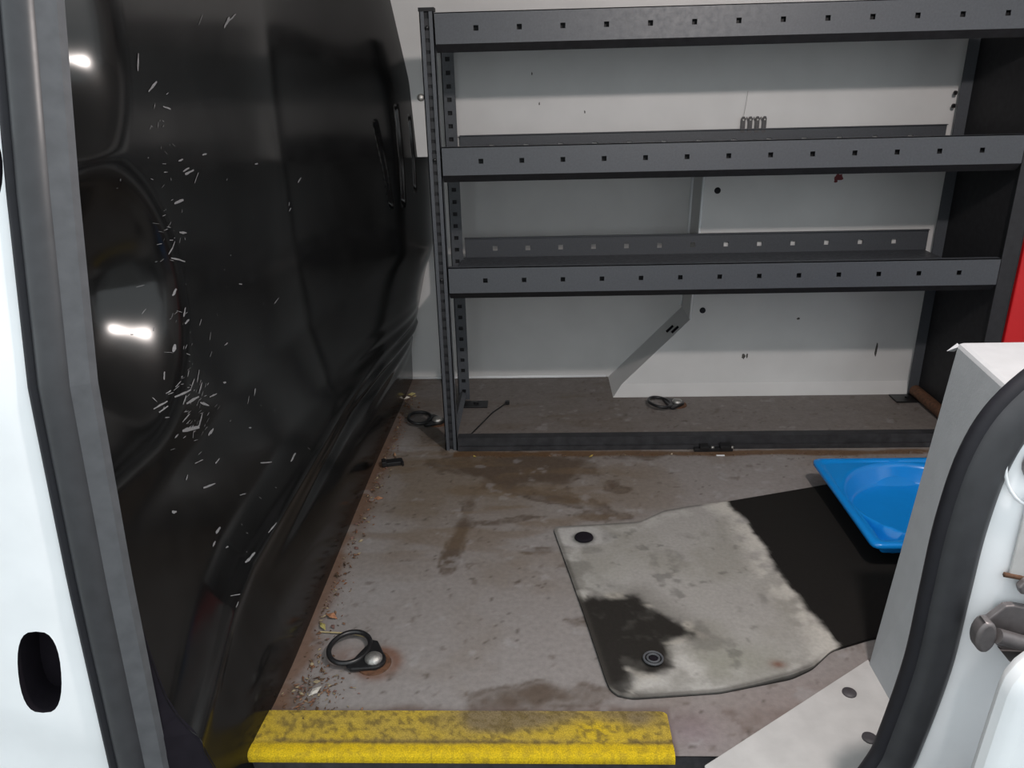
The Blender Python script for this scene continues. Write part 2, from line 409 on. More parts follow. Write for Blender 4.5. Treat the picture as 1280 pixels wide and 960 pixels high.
def stroke(y0, z0, y1, z1, wd):
    """ragged scrape lying on the bulkhead"""
    p0, p1 = bp(y0, z0), bp(y1, z1)
    d = (p1 - p0)
    if d.length < 1e-4: return
    nrm = bn((y0 + y1) / 2, (z0 + z1) / 2); s = d.normalized().cross(nrm)
    L_, R_ = [], []
    for k in range(5):
        t = k / 4; yy = y0 + (y1 - y0) * t; zz = z0 + (z1 - z0) * t
        p = bp(yy, zz, .0009); q = wd * .5 * (.25 + .75 * math.sin(math.pi * (.15 + .7 * t))) 
        L_.append(p + s * q * random.uniform(.4, 1.1)); R_.append(p - s * q * random.uniform(.4, 1.1))
    sb.add(L_ + R_, [(k, k + 1, k + 6, k + 5) for k in range(4)])
for a in SCR: stroke(*a)
for k in range(70):                                             # fine scuffs along the crease
    t = random.random()
    zc = .95 - .52 * t + random.gauss(0, .02); yc = -.70 - .10 * t + random.gauss(0, .022)
    a = random.uniform(-.9, 1.2); l = random.uniform(.002, .010)
    stroke(yc, zc, yc + l * math.cos(a) * 1.6, zc + l * math.sin(a), random.uniform(.0005, .0016))
for k in range(45):
    zc = random.gauss(.47, .035); yc = random.gauss(-.79, .05); a = random.uniform(-.6, .9); l = random.uniform(.002, .011)
    stroke(yc, zc, yc + l * math.cos(a) * 1.5, zc + l * math.sin(a), random.uniform(.0006, .0018))
for k in range(35):
    zc = random.uniform(.2, 1.05); yc = random.uniform(-.9, -.3); a = random.uniform(-3, 3); l = random.uniform(.002, .006)
    stroke(yc, zc, yc + l * math.cos(a), zc + l * math.sin(a), random.uniform(.0007, .002))
so = sb.build('paint_scrapes', MT['scratch'], wl, fix=False); tag(so, 'pale scrapes and scratches', kind='stuff')
# rolled rim of the bulkhead against the side wall
for off, r in ((.0, .008), (.026, .006)):
    pts = [(float(bulk_x(.50, z)) + .004 + off * .6, .505 - off, z) for z in np.arange(.76, 1.47, .02)]
    MB().tube(pts, r, 8).build('edge_bead', MT['rubber'], wl, smooth=True)

# ---- left door pillar (white body) with two oval holes and the rubber seal
def yL(z): return float(np.interp(z, [-.45, .055, .373, .638, .863, 1.073, 1.5], [-1.150, -1.137, -1.117, -1.092, -1.040, -.984, -.86]))
def pil(s, z):
    """s runs outwards (to the left) from the seal"""
    y = yL(z) - .012 - .010 * float(sst(.02, .07, s)) + .05 * float(sst(.16, .40, s)) + .012 * float(sst(.05, -.05, z - .11 - .35 * (s - .1)))
    return (-.425 - s, y, z)
pts = []; edges = []; holes = []
for s in np.linspace(-.01, .62, 30):
    for z in np.linspace(-.42, 1.48, 70): pts.append((float(s), float(z)))
def oval(cs, cz, a, b_, tilt=.0, n=28):
    o_ = []
    for k in range(n):
        t = 2 * math.pi * k / n
        u = math.copysign(abs(math.cos(t)) ** .65, math.cos(t)) * a; v_ = math.copysign(abs(math.sin(t)) ** .9, math.sin(t)) * b_
        o_.append((cs + u + tilt * v_, cz + v_))
    return o_
H = [oval(.098, .238, .030, .066, -.14), oval(.068, .888, .030, .045, -.10)]
def inside(p, poly):
    x, y = p; r = False; j = len(poly) - 1
    for i in range(len(poly)):
        if (poly[i][1] > y) != (poly[j][1] > y) and x < (poly[j][0] - poly[i][0]) * (y - poly[i][1]) / (poly[j][1] - poly[i][1]) + poly[i][0]: r = not r
        j = i
    return r
pts = [p for p in pts if not any(inside(p, [((q[0] - np.mean([t[0] for t in h])) * 1.12 + np.mean([t[0] for t in h]), (q[1] - np.mean([t[1] for t in h])) * 1.08 + np.mean([t[1] for t in h])) for q in h]) for h in H)]
for h in H:
    n0 = len(pts); pts += h; edges += [(n0 + i, n0 + (i + 1) % len(h)) for i in range(len(h))]
ov, oe, of, *_ = delaunay_2d_cdt([Vector(p) for p in pts], edges, [], 0, 1e-6)
fs = []
for t in of:
    cx = sum(ov[i].x for i in t) / 3; cz = sum(ov[i].y for i in t) / 3
    if not any(inside((cx, cz), h) for h in H): fs.append(tuple(t))
tp = MB().add([pil(p.x, p.y) for p in ov], fs).build('trim_2', MT['white'], smooth=True)
tag(tp, 'white painted door pillar with an oval hole at left', 'door pillar', kind='structure')
for h in H:
    cb = MB(); n = len(h)
    ring = [Vector(pil(*q)) for q in h]
    cb.add(ring + [q + Vector((0, .05, 0)) for q in ring], [(i, (i + 1) % n, n + (i + 1) % n, n + i) for i in range(n)] + [tuple(range(n, 2 * n))])
    cb.build('dark_hole_cup', MT['void'], tp, smooth=True, sharp=50)
zz = np.linspace(-.40, 1.46, 60)
MB().tube([(-.429, yL(z) - .006, z) for z in zz], .0225, 18, ell=((0, 1, 0), .95)).build('seal_bulb', MT['rubber'], tp, smooth=True)
MB().tube([(-.452, yL(z) - .012, z) for z in zz], .009, 8, ell=((0, 1, 0), 1.2)).build('seal_channel', MT['rubberdark'], tp, smooth=True)
lip = MB()
for z in zz:
    y = yL(z)
    lip.v += [(-.411, y - .016, z), (-.388, y - .006, z), (-.384, y + .004, z), (-.411, y + .004, z)]
for i in range(len(zz) - 1):
    for k in range(4): lip.f.append((4 * i + k, 4 * i + (k + 1) % 4, 4 * i + 4 + (k + 1) % 4, 4 * i + 4 + k))
lip.build('seal_lip', MT['rubberlip'], tp)
# return of the pillar behind the seal, closing the gap to the bulkhead
rb_ = MB()
for z in zz:
    y = yL(z); rb_.v += [(-.405, y - .002, z), (float(bulk_x(y + .016, max(z, -.19))) + .001, y + .014, z)]
rb_.f = [(2 * i, 2 * i + 1, 2 * i + 3, 2 * i + 2) for i in range(len(zz) - 1)]
rb_.build('pillar_return', MT['void'], tp)

# ---- right door frame: white body side, curved seal, striker
SR = [(.30, -.16), (.42, -.135), (.52, -.075), (.600, 0.0), (.638, .077), (.650, .135), (.664, .257), (.666, .369), (.668, .467), (.679, .557), (.705, .617), (.76, .668), (.84, .705), (.96, .75), (1.10, .83), (1.20, .95), (1.25, 1.10), (1.27, 1.40)]
SRs = []
for i in range(len(SR) - 1):                                     # Catmull-Rom smoothing
    p0, p1, p2, p3 = SR[max(i - 1, 0)], SR[i], SR[i + 1], SR[min(i + 2, len(SR) - 1)]
    for t in np.linspace(0, 1, 6, endpoint=False):
        SRs.append(tuple(.5 * (2 * p1[k] + (p2[k] - p0[k]) * t + (2 * p0[k] - 5 * p1[k] + 4 * p2[k] - p3[k]) * t * t + (3 * p1[k] - p0[k] - 3 * p2[k] + p3[k]) * t ** 3) for k in (0, 1)))
SRs.append(SR[-1])
fr = MB(); rows = 7; nS = len(SRs)
for i, (x, z) in enumerate(SRs):
    a = SRs[max(i - 1, 0)]; c_ = SRs[min(i + 1, nS - 1)]
    tx, tz = c_[0] - a[0], c_[1] - a[1]; l = math.hypot(tx, tz); nx, nz = tz / l, -tx / l
    for off, y in ((-.004, -1.130), (.012, -1.150), (.022, -1.160), (.05, -1.163), (.09, -1.165)):
        fr.v.append((x + nx * off, y, z + nz * off))
    fr.v.append((max(1.0, x + nx * .12), -1.168, z * .9 - .06)); fr.v.append((1.45, -1.16, z * .9 - .10))
for i in range(nS - 1):
    for k in range(rows - 1): fr.f.append((i * rows + k, i * rows + k + 1, (i + 1) * rows + k + 1, (i + 1) * rows + k))
fr = fr.build('trim_3', MT['white'], smooth=True, sharp=50); tag(fr, 'white painted rear door frame with curved black seal', 'door frame', kind='structure')
MB().tube([(x, -1.150, z) for x, z in SRs], .0255, 14, ell=((0, 1, 0), .8)).build('seal_bulb', MT['rubber'], fr, smooth=True)
ins = []
for i, (x, z) in enumerate(SRs):
    a = SRs[max(i - 1, 0)]; c_ = SRs[min(i + 1, nS - 1)]; tx, tz = c_[0] - a[0], c_[1] - a[1]; l = math.hypot(tx, tz)
    ins.append((x - tz / l * .021, -1.146, z + tx / l * .021))
MB().tube(ins, .012, 10).build('seal_lip', MT['rubberdark'], fr, smooth=True)
MB().tube([(p[0] + .006, p[1] - .0115, p[2]) for p in ins], .0022, 6).build('seal_ridge', MT['rubberlip'], fr, smooth=True)
# pressed oval ring in the frame, with dark stopper
ovr = [(.742 + .052 * math.cos(t), -1.1655, .560 + .062 * math.sin(t)) for t in np.linspace(0, 2 * math.pi, 36, endpoint=False)]
MB().tube(ovr, .002, 6, closed=True).build('pressed_ring', MT['white'], fr, smooth=True)
MB().lathe([(.026, 0), (.026, .006), (.018, .010)], n=20).build('frame_stopper', MT['latch'], fr, smooth=True, sharp=40).matrix_world = Matrix.Translation((.735, -1.163, .555)) @ Matrix.Rotation(math.pi / 2, 4, 'X')

MB().box(.722, .76, -1.1695, -1.1660, .405, .52).build('sealant_strip', MT['gusset'], fr, bevel=.001)
MB().tube([(.716, -1.169, .408), (.735, -1.169, .404), (.762, -1.169, .392)], .0035, 6).build('rust_line', MT['rust'], fr, smooth=True)

# ---- trimmed box over the wheel arch, right of the doorway
bx = MB()
bx.v = [(.732, -.858, 0), (.732, -1.10, 0), (.744, -1.10, .598), (.771, -.872, .602), (1.45, -.858, 0), (1.45, -1.10, 0), (1.45, -1.10, .598), (1.45, -.872, .602)]
bx.f = [(0, 1, 2, 3), (3, 2, 6, 7), (0, 3, 7, 4), (1, 5, 6, 2), (4, 7, 6, 5)]
bo = bx.build('trim_4', MT['trim'], bevel=.007); tag(bo, 'grey white trimmed box beside the curved seal', 'trim box', kind='structure')
MB().add([(.771, -.873, .600), (.757, -.874, .588), (.772, -.868, .585), (.775, -.876, .596)], [(0, 1, 2), (0, 3, 1), (1, 3, 2), (0, 2, 3)]).build('frayed_corner', MT['trim'], bo)
gu = MB().prism([(.403, -1.082), (.735, -.852), (.737, -.955), (.70, -1.10), (.62, -1.15), (.40, -1.15)], 'z', .001, .006).build('trim_5', MT['gusset'], bevel=.0015)
tag(gu, 'scuffed white sill plate with two dark push rivets', 'sill plate', kind='structure')
for x, y in ((.672, -.934), (.668, -1.030)):
    MB().lathe([(.0115, .006), (.0115, .0085), (.008, .0105), (.003, .0105)], (x, y, 0), 16).build('push_rivet', MT['rivet'], gu, smooth=True, sharp=40)

# ---- slid-open side door, only its rounded edge shows
prof = []
for t in np.linspace(0, math.pi / 2, 8): prof.append((.715 - .10 * math.cos(t), .40 + .075 * math.sin(t)))
prof += [(1.6, .475), (1.6, -.35), (.605, -.35), (.605, .20)]
dr = MB().prism(prof, 'y', -1.375, -1.335).build('door_1', MT['white'], bevel=.014, smooth=True, sharp=60)
tag(dr, 'rounded white edge of the slid-open side door', 'door', kind='structure')

# ================================================================== THINGS
# ---- shelving rack
rk = empty('shelving_rack', (0, 0, 0))
tag(rk, 'charcoal steel shelving rack with three trays and punched holes', 'rack')
S = .1; X0, X1 = -.070, 1.322; HX = [.0245 + S * i for i in range(13)]; D = .4030; TH = .0025; HS = .0058
def punched(b, x0, x1, y, z0, z1, hz, hxs, th=TH, hs=HS):
    """sheet in the xz plane with square holes"""
    b.box(x0, x1, y, y + th, z0, hz - hs); b.box(x0, x1, y, y + th, hz + hs, z1)
    e = [x0] + [q for h in hxs for q in (h - hs, h + hs)] + [x1]
    for i in range(0, len(e), 2): b.box(e[i], e[i + 1], y, y + th, hz - hs, hz + hs)
for zt in (1.116, .819, .521):
    zb = zt - .067
    t = MB()
    t.box(X0, X1, .022, D, zb + .003, zb + .006)                              # deck
    sh = t.build('shelf', MT['rack'], rk)
    f = MB(); punched(f, X0, X1, 0, zb, zt, zt - .0345, HX)
    f.box(X0, X1, 0, .020, zt - .002, zt)                                      # folded hem
    f.build('front_lip', MT['rack'], sh)
    MB().box(X0, X1, .018, .020, zb + .006, zt - .002).build('shaded_inner_fold', MT['rackdark'], sh)  # second skin of the lip, blackened so the holes look dark
    f = MB(); f.prism([(0, zb), (.0025, zb + .001), (.020, zb - .015), (.020, zb + .006), (.0225, zb + .006), (.0225, zb - .018), (.017, zb - .018)], 'x', X0, X1)
    f.build('turned_under_edge', MT['rackdark'], sh)  # shade of the downward face put into its near-black colour
    f = MB(); punched(f, X0 + .008, X1 + .006, D - TH, zb + .004, zt, zt - .0345, [.0301 + S * i for i in range(13)], hs=.0072)
    f.box(X0 + .008, X1 + .006, D - .010, D, zt - .002, zt)
    f.build('back_lip', MT['rack'], sh)
def upright(x0, x1, y, dep, h, sgn, name='upright', step=.025):
    """slotted post; sgn=-1 puts its punched face towards the camera side"""
    b = MB(); w_ = x1 - x0; a = w_ * .33
    yf, yb = (y, y + dep) if sgn < 0 else (y, y + dep)
    b.box(x0, x0 + a, yf, yf + .003, 0, h); b.box(x1 - a, x1, yf, yf + .003, 0, h)
    b.box(x0, x0 + .0025, yf, yb, 0, h); b.box(x1 - .0025, x1, yf, yb, 0, h)
    z = .012
    c0, c1 = x0 + a, x1 - a
    cb_ = MB()
    while z < h - .03:
        cb_.box(c0, c1, yf + .004, yf + .006, z, z + step - .008)
        z += step
    o_ = b.build(name, MT['rack'], rk)
    cb_.build('slot_strip', MT['rackdark2'], o_)  # recessed centre coloured darker to paint in the shade of the groove
    MB().box(c0 - .002, c1 + .002, yf + .0075, yf + .009, 0, h).build('slot_shade_sheet', MT['rackdark'], o_)  # dark sheet added behind the slots in place of shade
    return o_
u = upright(-.105, -.072, -.001, .03, 1.120, -1)
MB().box(-.1065, -.0705, -.003, .031, 1.119, 1.127).build('end_cap', MT['rackdark'], u)
def ladder_post(x0, x1, y, h):
    """rear post punched with a row of square slots"""
    b = MB(); punch = .0065; z = 0.0; xm = (x0 + x1) / 2
    b.box(x0, xm - punch, y, y + .003, 0, h); b.box(xm + punch, x1, y, y + .003, 0, h)
    while z < h:
        b.box(xm - punch, xm + punch, y, y + .003, z, min(h, z + .024)); z += .0355
    b.box(x0, x0 + .0025, y, y + .03, 0, h)
    o_ = b.build('upright', MT['rack'], rk)
    MB().box(x0 + .003, x1 - .001, y + .010, y + .011, 0, h).build('slot_shade_sheet', MT['rackdark'], o_)  # dark backing added so the slots read as shaded
    return o_
ladder_post(-.102, -.066, .368, 1.110)
for x0, x1, y0, y1, m_ in ((1.323, 1.362, -.001, .030, 'rackdark2'), (1.331, 1.362, .366, .398, 'rack')):
    MB().prism([(x0, y0), (x1, y0), (x1, y1), (x1 - .003, y1), (x1 - .003, y0 + .003), (x0, y0 + .003)], 'z', 0, 1.12).build('upright', MT[m_], rk)
MB().box(1.3625, 1.366, 0, .400, .03, 1.12).build('end_panel', MT['rackdark'], rk)  # panel colour darkened in place of shade on its inner face
MB().lathe([(.0085, -.008), (.0085, .002), (.006, .006), (.001, .0075)], n=16).build('bolt', MT['boltmetal'], rk, smooth=True, sharp=50).matrix_world = Matrix.Translation((-.1135, .002, .934)) @ Matrix.Rotation(math.pi / 2, 4, 'X')
rl = MB(); rl.prism([(0, .014), (.003, .014), (.003, .034), (.030, .034), (.030, .037), (0, .037)], 'x', X0, 1.326); rl.box(X0, 1.326, -.010, .003, .0015, .014)
rl.build('bottom_rail', MT['rail'], rk)
MB().tube([(1.345, .35, .022), (1.345, .03, .022)], .018, 10).build('side_rail', MT['rust'], rk, smooth=True, sharp=50)
MB().tube([(-.088, .36, .020), (-.088, .03, .020)], .012, 4).build('side_rail', MT['rack'], rk)
for x0, x1, y0, y1 in ((-.10, -.005, .295, .345), (1.27, 1.34, .30, .36)):
    q = MB().box(x0, x1, y0, y1, .001, .006).build('foot_plate', MT['blackmetal'], rk, bevel=.001)
    MB().lathe([(.008, .006), (.008, .011), (.004, .012)], ((x0 + x1) / 2 + .01, (y0 + y1) / 2, 0), 6).build('bolt', MT['blackmetal'], q)
bk = MB().box(.585, .690, -.026, -.010, .001, .010); bk.box(.60, .625, -.030, -.006, .010, .018); bk.box(.655, .685, -.030, -.006, .010, .020)
bk = bk.build('floor_bracket', MT['blackmetal'], rk, bevel=.001)
for x in (.635, .688): MB().lathe([(.005, .008), (.005, .014), (.002, .015)], (x, -.020, 0), 8).build('bolt', MT['boltmetal'], bk, smooth=True)
for k, (x, z) in enumerate(((-.0885, 1.085), (-.0885, .79), (-.0885, .49))):
    q = MB().lathe([(.004, 0), (.004, .002), (.002, .003)], n=8); q.v = [(x + a, -.0015 - c_, z + b_) for a, b_, c_ in q.v]
    q.build('bolt', MT['blackmetal'], u, smooth=True)
for x, y, z in ((1.329, .385, .902), (1.330, .385, .868)):
    MB().lathe([(.006, 0), (.006, .006), (.003, .008)], n=8).build('bolt', MT['blackmetal'], rk).matrix_world = Matrix.Translation((x + .002, y, z)) @ Matrix.Rotation(-math.pi / 2, 4, 'Y')

# ---- row of metal clips hanging on the middle tray's back edge
hk = empty('clip_strip', (.782, .4, .82)); tag(hk, 'row of small grey metal clips on the back edge of the upper-middle shelf', 'clips')
for i in range(4):
    x = -.030 + i * .020
    MB().prism([(x - .006, -.012), (x + .006, -.012), (x + .006, .026), (x + .003, .032), (x - .003, .032), (x - .006, .026)], 'y', -.0005, .0015).build('clip', MT['clipmetal'], hk)
    MB().tube([(x, -.003, .023), (x, .003, .023)], .0022, 8).build('clip_hole', MT['boltmetal'], hk)
for i in range(3):
    x = -.020 + i * .020
    MB().tube([(x - .006, .002, .018), (x, .002, .030), (x + .006, .002, .018)], .0015, 6).build('clip_wire', MT['clipmetal'], hk)
MB().tube([(-.030, .002, .028), (-.026, .004, .060), (-.022, .006, .100)], .0004, 5).build('loose_thread', MT['latch'], hk)

# ---- tie-down rings
def tiedown(loc, rz, label):
    t = empty('tie_down_ring', loc, rz); tag(t, label, 'tie-down ring', 'tie-down rings bolted to the load floor')
    MB().lathe([(.031, .0005), (.030, .003), (.018, .0035)], (0, 0, 0), 24).build('rusty_washer', MT['rust'], t, smooth=True, sharp=40)
    lug = [(.022 * math.cos(a), .022 * math.sin(a)) for a in np.linspace(-1.2, 1.2, 10)] + [(-.022, .044), (-.034, .042), (-.034, -.036), (-.022, -.038)]
    MB().prism(lug, 'z', .003, .011).build('hinge_lug', MT['blackmetal'], t, bevel=.002)
    MB().lathe([(.016, .010), (.016, .014), (.012, .018), (.006, .0205), (.001, .021)], (0, 0, 0), 20).build('bolt_head', MT['boltmetal'], t, smooth=True, sharp=50)
    pts = []
    for a in np.linspace(0, 2 * math.pi, 32, endpoint=False):
        u_, v_ = .034 * math.cos(a), .042 * math.sin(a)
        pts.append((-.056 + u_, .004 + v_, .010 + .006 * (1 - math.cos(a)) * .6))
    MB().tube(pts, .0048, 10, closed=True).build('ring', MT['blackmetal'], t, smooth=True)
    return t
tiedown((-.142, -.858, 0), math.radians(-25), 'black tie-down ring with pale bolt near the yellow strip')
tiedown((.592, .305, 0), math.radians(12), 'black tie-down ring against the wall behind the bottom rail')
tiedown((-.150, .185, 0), math.radians(-8), 'black tie-down ring on the floor left of the rack post')

# ---- rubber mat, half clean half caked in pale dirt
mt_ = empty('rubber_mat', (.6, -.55, 0)); tag(mt_, 'black rubber floor mat, left half caked in pale grey dirt', 'mat')
def smooth_poly(pts, n):
    P = np.array(pts, float); d = np.r_[0, np.cumsum(np.hypot(*np.diff(P, axis=0).T))]; t = np.linspace(0, d[-1], n)
    q = np.stack([np.interp(t, d, P[:, 0]), np.interp(t, d, P[:, 1])], -1)
    k = np.hanning(9); k /= k.sum(); m = np.stack([np.convolve(np.pad(q[:, i], 4, mode='edge'), k, 'valid') for i in (0, 1)], -1)
    m[0], m[-1] = q[0], q[-1]
    return m
N, Mn = 200, 150
top = smooth_poly([(.196, -.412), (.30, -.402), (.391, -.392), (.454, -.343), (.52, -.322), (.604, -.305), (.827, -.238), (1.15, -.135)], N)
bot = smooth_poly([(.287, -.938), (.31, -.945), (.459, -.931), (.589, -.897), (.631, -.874), (.680, -.828), (.765, -.795), (1.20, -.74)], N)
lef = smooth_poly([(.196, -.412), (.190, -.425), (.242, -.726), (.270, -.905), (.275, -.925), (.287, -.938)], Mn)
rig = smooth_poly([(1.15, -.135), (1.20, -.74)], Mn)
s_ = np.linspace(0, 1, N)[:, None, None]; t_ = np.linspace(0, 1, Mn)[None, :, None]
PT = (1 - t_) * top[:, None] + t_ * bot[:, None] + (1 - s_) * lef[None] + s_ * rig[None] - ((1 - s_) * (1 - t_) * top[0] + s_ * (1 - t_) * top[-1] + (1 - s_) * t_ * bot[0] + s_ * t_ * bot[-1])
X, Y = PT[..., 0], PT[..., 1]
Zm = .0055 + .006 * fbm(X, Y, 4, 2, 8.0) * np.clip(np.minimum(np.minimum(s_[..., 0] * 6, 1), np.minimum(t_[..., 0] * 6, (1 - t_[..., 0]) * 6)), .1, 1) + .006 * blob(.60, -.90, .07, .03, 0, X, Y)
m1 = fbm(X, Y, 9, 5, 3.0); m2 = fbm(X, Y, 30, 5, 60.0); m3 = fbm(X, Y, 80, 4, 90.0)
cm = np.zeros(X.shape + (3,)) + np.array((.315, .302, .285))
cm = lerp(cm, (.25, .24, .21), sst(.42, .70, m1) * .6)
cm = lerp(cm, (.245, .245, .20), blob(.50, -.86, .12, .05, .1, X, Y) * .6)
# black corner and the two fastening holes
def poly_sd(poly):
    """signed distance to a closed outline, negative inside"""
    P = np.array(poly); d = np.full(X.shape, 9.0); ins_ = np.zeros(X.shape, bool)
    for i in range(len(P)):
        ax, ay = P[i - 1]; bx_, by = P[i]; ex, ey = bx_ - ax, by - ay
        h_ = np.clip(((X - ax) * ex + (Y - ay) * ey) / (ex * ex + ey * ey), 0, 1)
        d = np.minimum(d, np.hypot(X - ax - h_ * ex, Y - ay - h_ * ey))
        cond = (ay > Y) != (by > Y)
        ins_ ^= cond & (X < (bx_ - ax) * (Y - ay) / (by - ay + 1e-12) + ax)
    return np.where(ins_, -d, d)
DK = poly_sd([(0.193, -0.584), (0.217, -0.65), (0.253, -0.682), (0.348, -0.674), (0.378, -0.724), (0.449, -0.787), (0.413, -0.805), (0.385, -0.818), (0.385, -0.871), (0.345, -0.899), (0.31, -0.879), (0.313, -0.94), (0.29, -0.947), (0.247, -0.887), (0.196, -0.712)])
dk = sst(.012, -.010, DK + .022 * (m2 - .5) + .012 * (m3 - .5))
cm = lerp(cm, (.15, .14, .125), sst(.06, .0, DK + .06 * (m1 - .5)) * .6)
cm = lerp(cm, (.016, .014, .012), dk * .97)
cm = lerp(cm, (.020, .020, .020), sst(.35, .6, blob(.255, -.462, .032, .030, 0, X, Y) * 1.1 + .25 * (m2 - .5)))
rim = sst(.35, .6, blob(.255, -.455, .075, .055, 0, X, Y) + .4 * (m2 - .5)) * sst(.85, .6, blob(.255, -.462, .040, .036, 0, X, Y))
cm = lerp(cm, (.42, .41, .40), rim * .6)
wz = blob(.335, -.912, .06, .022, .1, X, Y) + .9 * blob(.405, -.845, .028, .05, -.3, X, Y) + .6 * blob(.44, -.875, .05, .03, 0, X, Y)
cm = lerp(cm, (.43, .415, .39), sst(.25, .95, wz * (.3 + 1.4 * m2)) * .9 * (1 - .75 * dk))
crust = sst(.035, .0, DK) * sst(-.012, .006, DK)
cm = lerp(cm, (.37, .345, .30), crust * sst(.45, .65, m2) * .8)
cm = lerp(cm, (.10, .095, .085), sst(.55, .75, fbm(X, Y, 22, 5, 170.0) + .5 * blob(.25, -.60, .05, .06, 0, X, Y) + .35 * blob(.45, -.80, .06, .03, 0, X, Y) + .3 * blob(.66, -.80, .03, .04, 0, X, Y) - .05) * .38)
cm = lerp(cm, (.36, .35, .33), sst(.52, .74, fbm(X, Y, 13, 5, 230.0)) * .35 * (1 - dk))
cm = lerp(cm, (.05, .048, .042), sst(.70, .78, m2) * .4)
cm = lerp(cm, (.16, .06, .035), blob(.573, -.868, .012, .010, 0, X, Y) * .8)
te = np.minimum(np.minimum(t_[..., 0], 1 - t_[..., 0]) * .5, s_[..., 0] * .9) + 0 * X
cm = lerp(cm, (.42, .41, .385), sst(.055, .01, te) * sst(.42, .62, m2) * .7 * (1 - dk))
cm = lerp(cm, (.05, .045, .04), sst(.012, .002, te) * .6)
# clean black half to the right
xe = np.interp(Y, [-.812, -.727, -.598, -.413, -.305], [.695, .672, .648, .637, .610])
dd = X - xe + .022 * (fbm(X, Y, 18, 4, 150.0) - .5) + .010 * (m3 - .5)
cm = lerp(cm, (.48, .46, .42), sst(-.075, -.010, dd) * sst(.016, .0, dd) * sst(.32, .58, m2) * .9)
cm = lerp(cm, (.012, .011, .010), sst(-.006, .010, dd))
ob = grid_mesh(X - .6, Y + .55, Zm)
idx = np.arange(N * Mn).reshape(N, Mn)
loop = np.r_[idx[:, 0], idx[-1, 1:], idx[-2::-1, -1], idx[0, -2:0:-1]]
nb = len(ob.v); cc = cm.reshape(-1, 3)
ob.v += [(ob.v[i][0], ob.v[i][1], .0006) for i in loop]
ob.f += [(int(loop[i]), int(loop[(i + 1) % len(loop)]), nb + (i + 1) % len(loop), nb + i) for i in range(len(loop))]
cc = np.vstack([cc, np.zeros((len(loop), 3)) + (.012, .011, .011)])
ob.build('mat_sheet', MT['mat'], mt_, smooth=True, sharp=50, col=cc)
g = MB()
for r, z in ((.0165, .013), (.0105, .013)):
    g.tube([(.357 - .6 + r * math.cos(a), -.858 + .55 + r * math.sin(a), z) for a in np.linspace(0, 2 * math.pi, 24, endpoint=False)], .0022, 8, closed=True)
g.build('eyelet', MT['rubberlip'], mt_, smooth=True)
MB().lathe([(.0085, .0098), (.0085, .0122), (.006, .0124)], (.357 - .6, -.858 + .55, 0), 16).build('eyelet_hole', MT['void'], mt_, smooth=True)
MB().lathe([(.021, .0085), (.020, .0112), (.014, .0115)], (.257 - .6, -.462 + .55, 0), 20).build('fixing_hole', MT['void'], mt_, smooth=True)

# ---- blue tray
tr = empty('plastic_tray', (1.03, -.402, .0)); tag(tr, 'bright blue moulded plastic tray with round basin lying on the black mat', 'tray')
hw, zr, R0, R1, zbm = .190, .073, .170, .152, .022
NA = 192; rows_ = []
def sq(a, h, r=.018):
    c_, s2 = math.cos(a), math.sin(a); k = 1 / max(abs(c_), abs(s2)); x, y = c_ * k * h, s2 * k * h
    ax, ay = abs(x), abs(y)
    if ax > h - r and ay > h - r:
        dx, dy = ax - (h - r), ay - (h - r); l = math.hypot(dx, dy)
        ax, ay = h - r + dx / l * r, h - r + dy / l * r
        x, y = math.copysign(ax, x), math.copysign(ay, y)
    return x, y
ang = [2 * math.pi * (k + .5) / NA for k in range(NA)]
rows_ = [[(*sq(a, hw - .055), .0165) for a in ang], [(*sq(a, hw - .012), zr - .015) for a in ang], [(*sq(a, hw + .001), zr - .013) for a in ang], [(*sq(a, hw + .004), zr - .010) for a in ang], [(*sq(a, hw + .004), zr - .003) for a in ang], [(*sq(a, hw + .001), zr) for a in ang], [(*sq(a, hw - .008), zr) for a in ang], [(*sq(a, hw - .014), zr - .003) for a in ang]]
inner = [sq(a, hw - .014) for a in ang]
for t in np.linspace(.1, .9, 11):                                  # flat corners, with a pouring pocket in the near-left one
    rw = []
    for (x, y), a in zip(inner, ang):
        ox, oy = (R0 + .006) * math.cos(a), (R0 + .006) * math.sin(a)
        px, py = x + (ox - x) * t, y + (oy - y) * t; r = math.hypot(px, py)
        d = max(-hw + .020 - px, -hw + .020 - py, R0 + .010 - r, px + .066, py + .066)
        rw.append((px, py, zr - .004 - .040 * float(sst(.0, -.012, np.array(d)))))
    rows_.append(rw)
for r, z in ((R0 + .006, zr - .004), (R0, zr - .008), (R0 - .004, zr - .014), (R1 + .002, zbm + .006), (R1 - .002, zbm + .002), (R1 - .008, zbm), (.06, zbm), (.004, zbm)):
    rows_.append([(r * math.cos(a), r * math.sin(a), z) for a in ang])
b = MB(); b.v = [p for rw in rows_ for p in rw]
for i in range(len(rows_) - 1):
    for k in range(NA): b.f.append((i * NA + k, i * NA + (k + 1) % NA, (i + 1) * NA + (k + 1) % NA, (i + 1) * NA + k))
b.build('tray_shell', MT['blue'], tr, smooth=True, sharp=60)
MB().lathe([(.012, zbm - .003), (.012, zbm + .002), (.008, zbm + .003)], (0, 0, 0), 16).build('drain_plug', MT['blue'], tr, smooth=True, sharp=40)

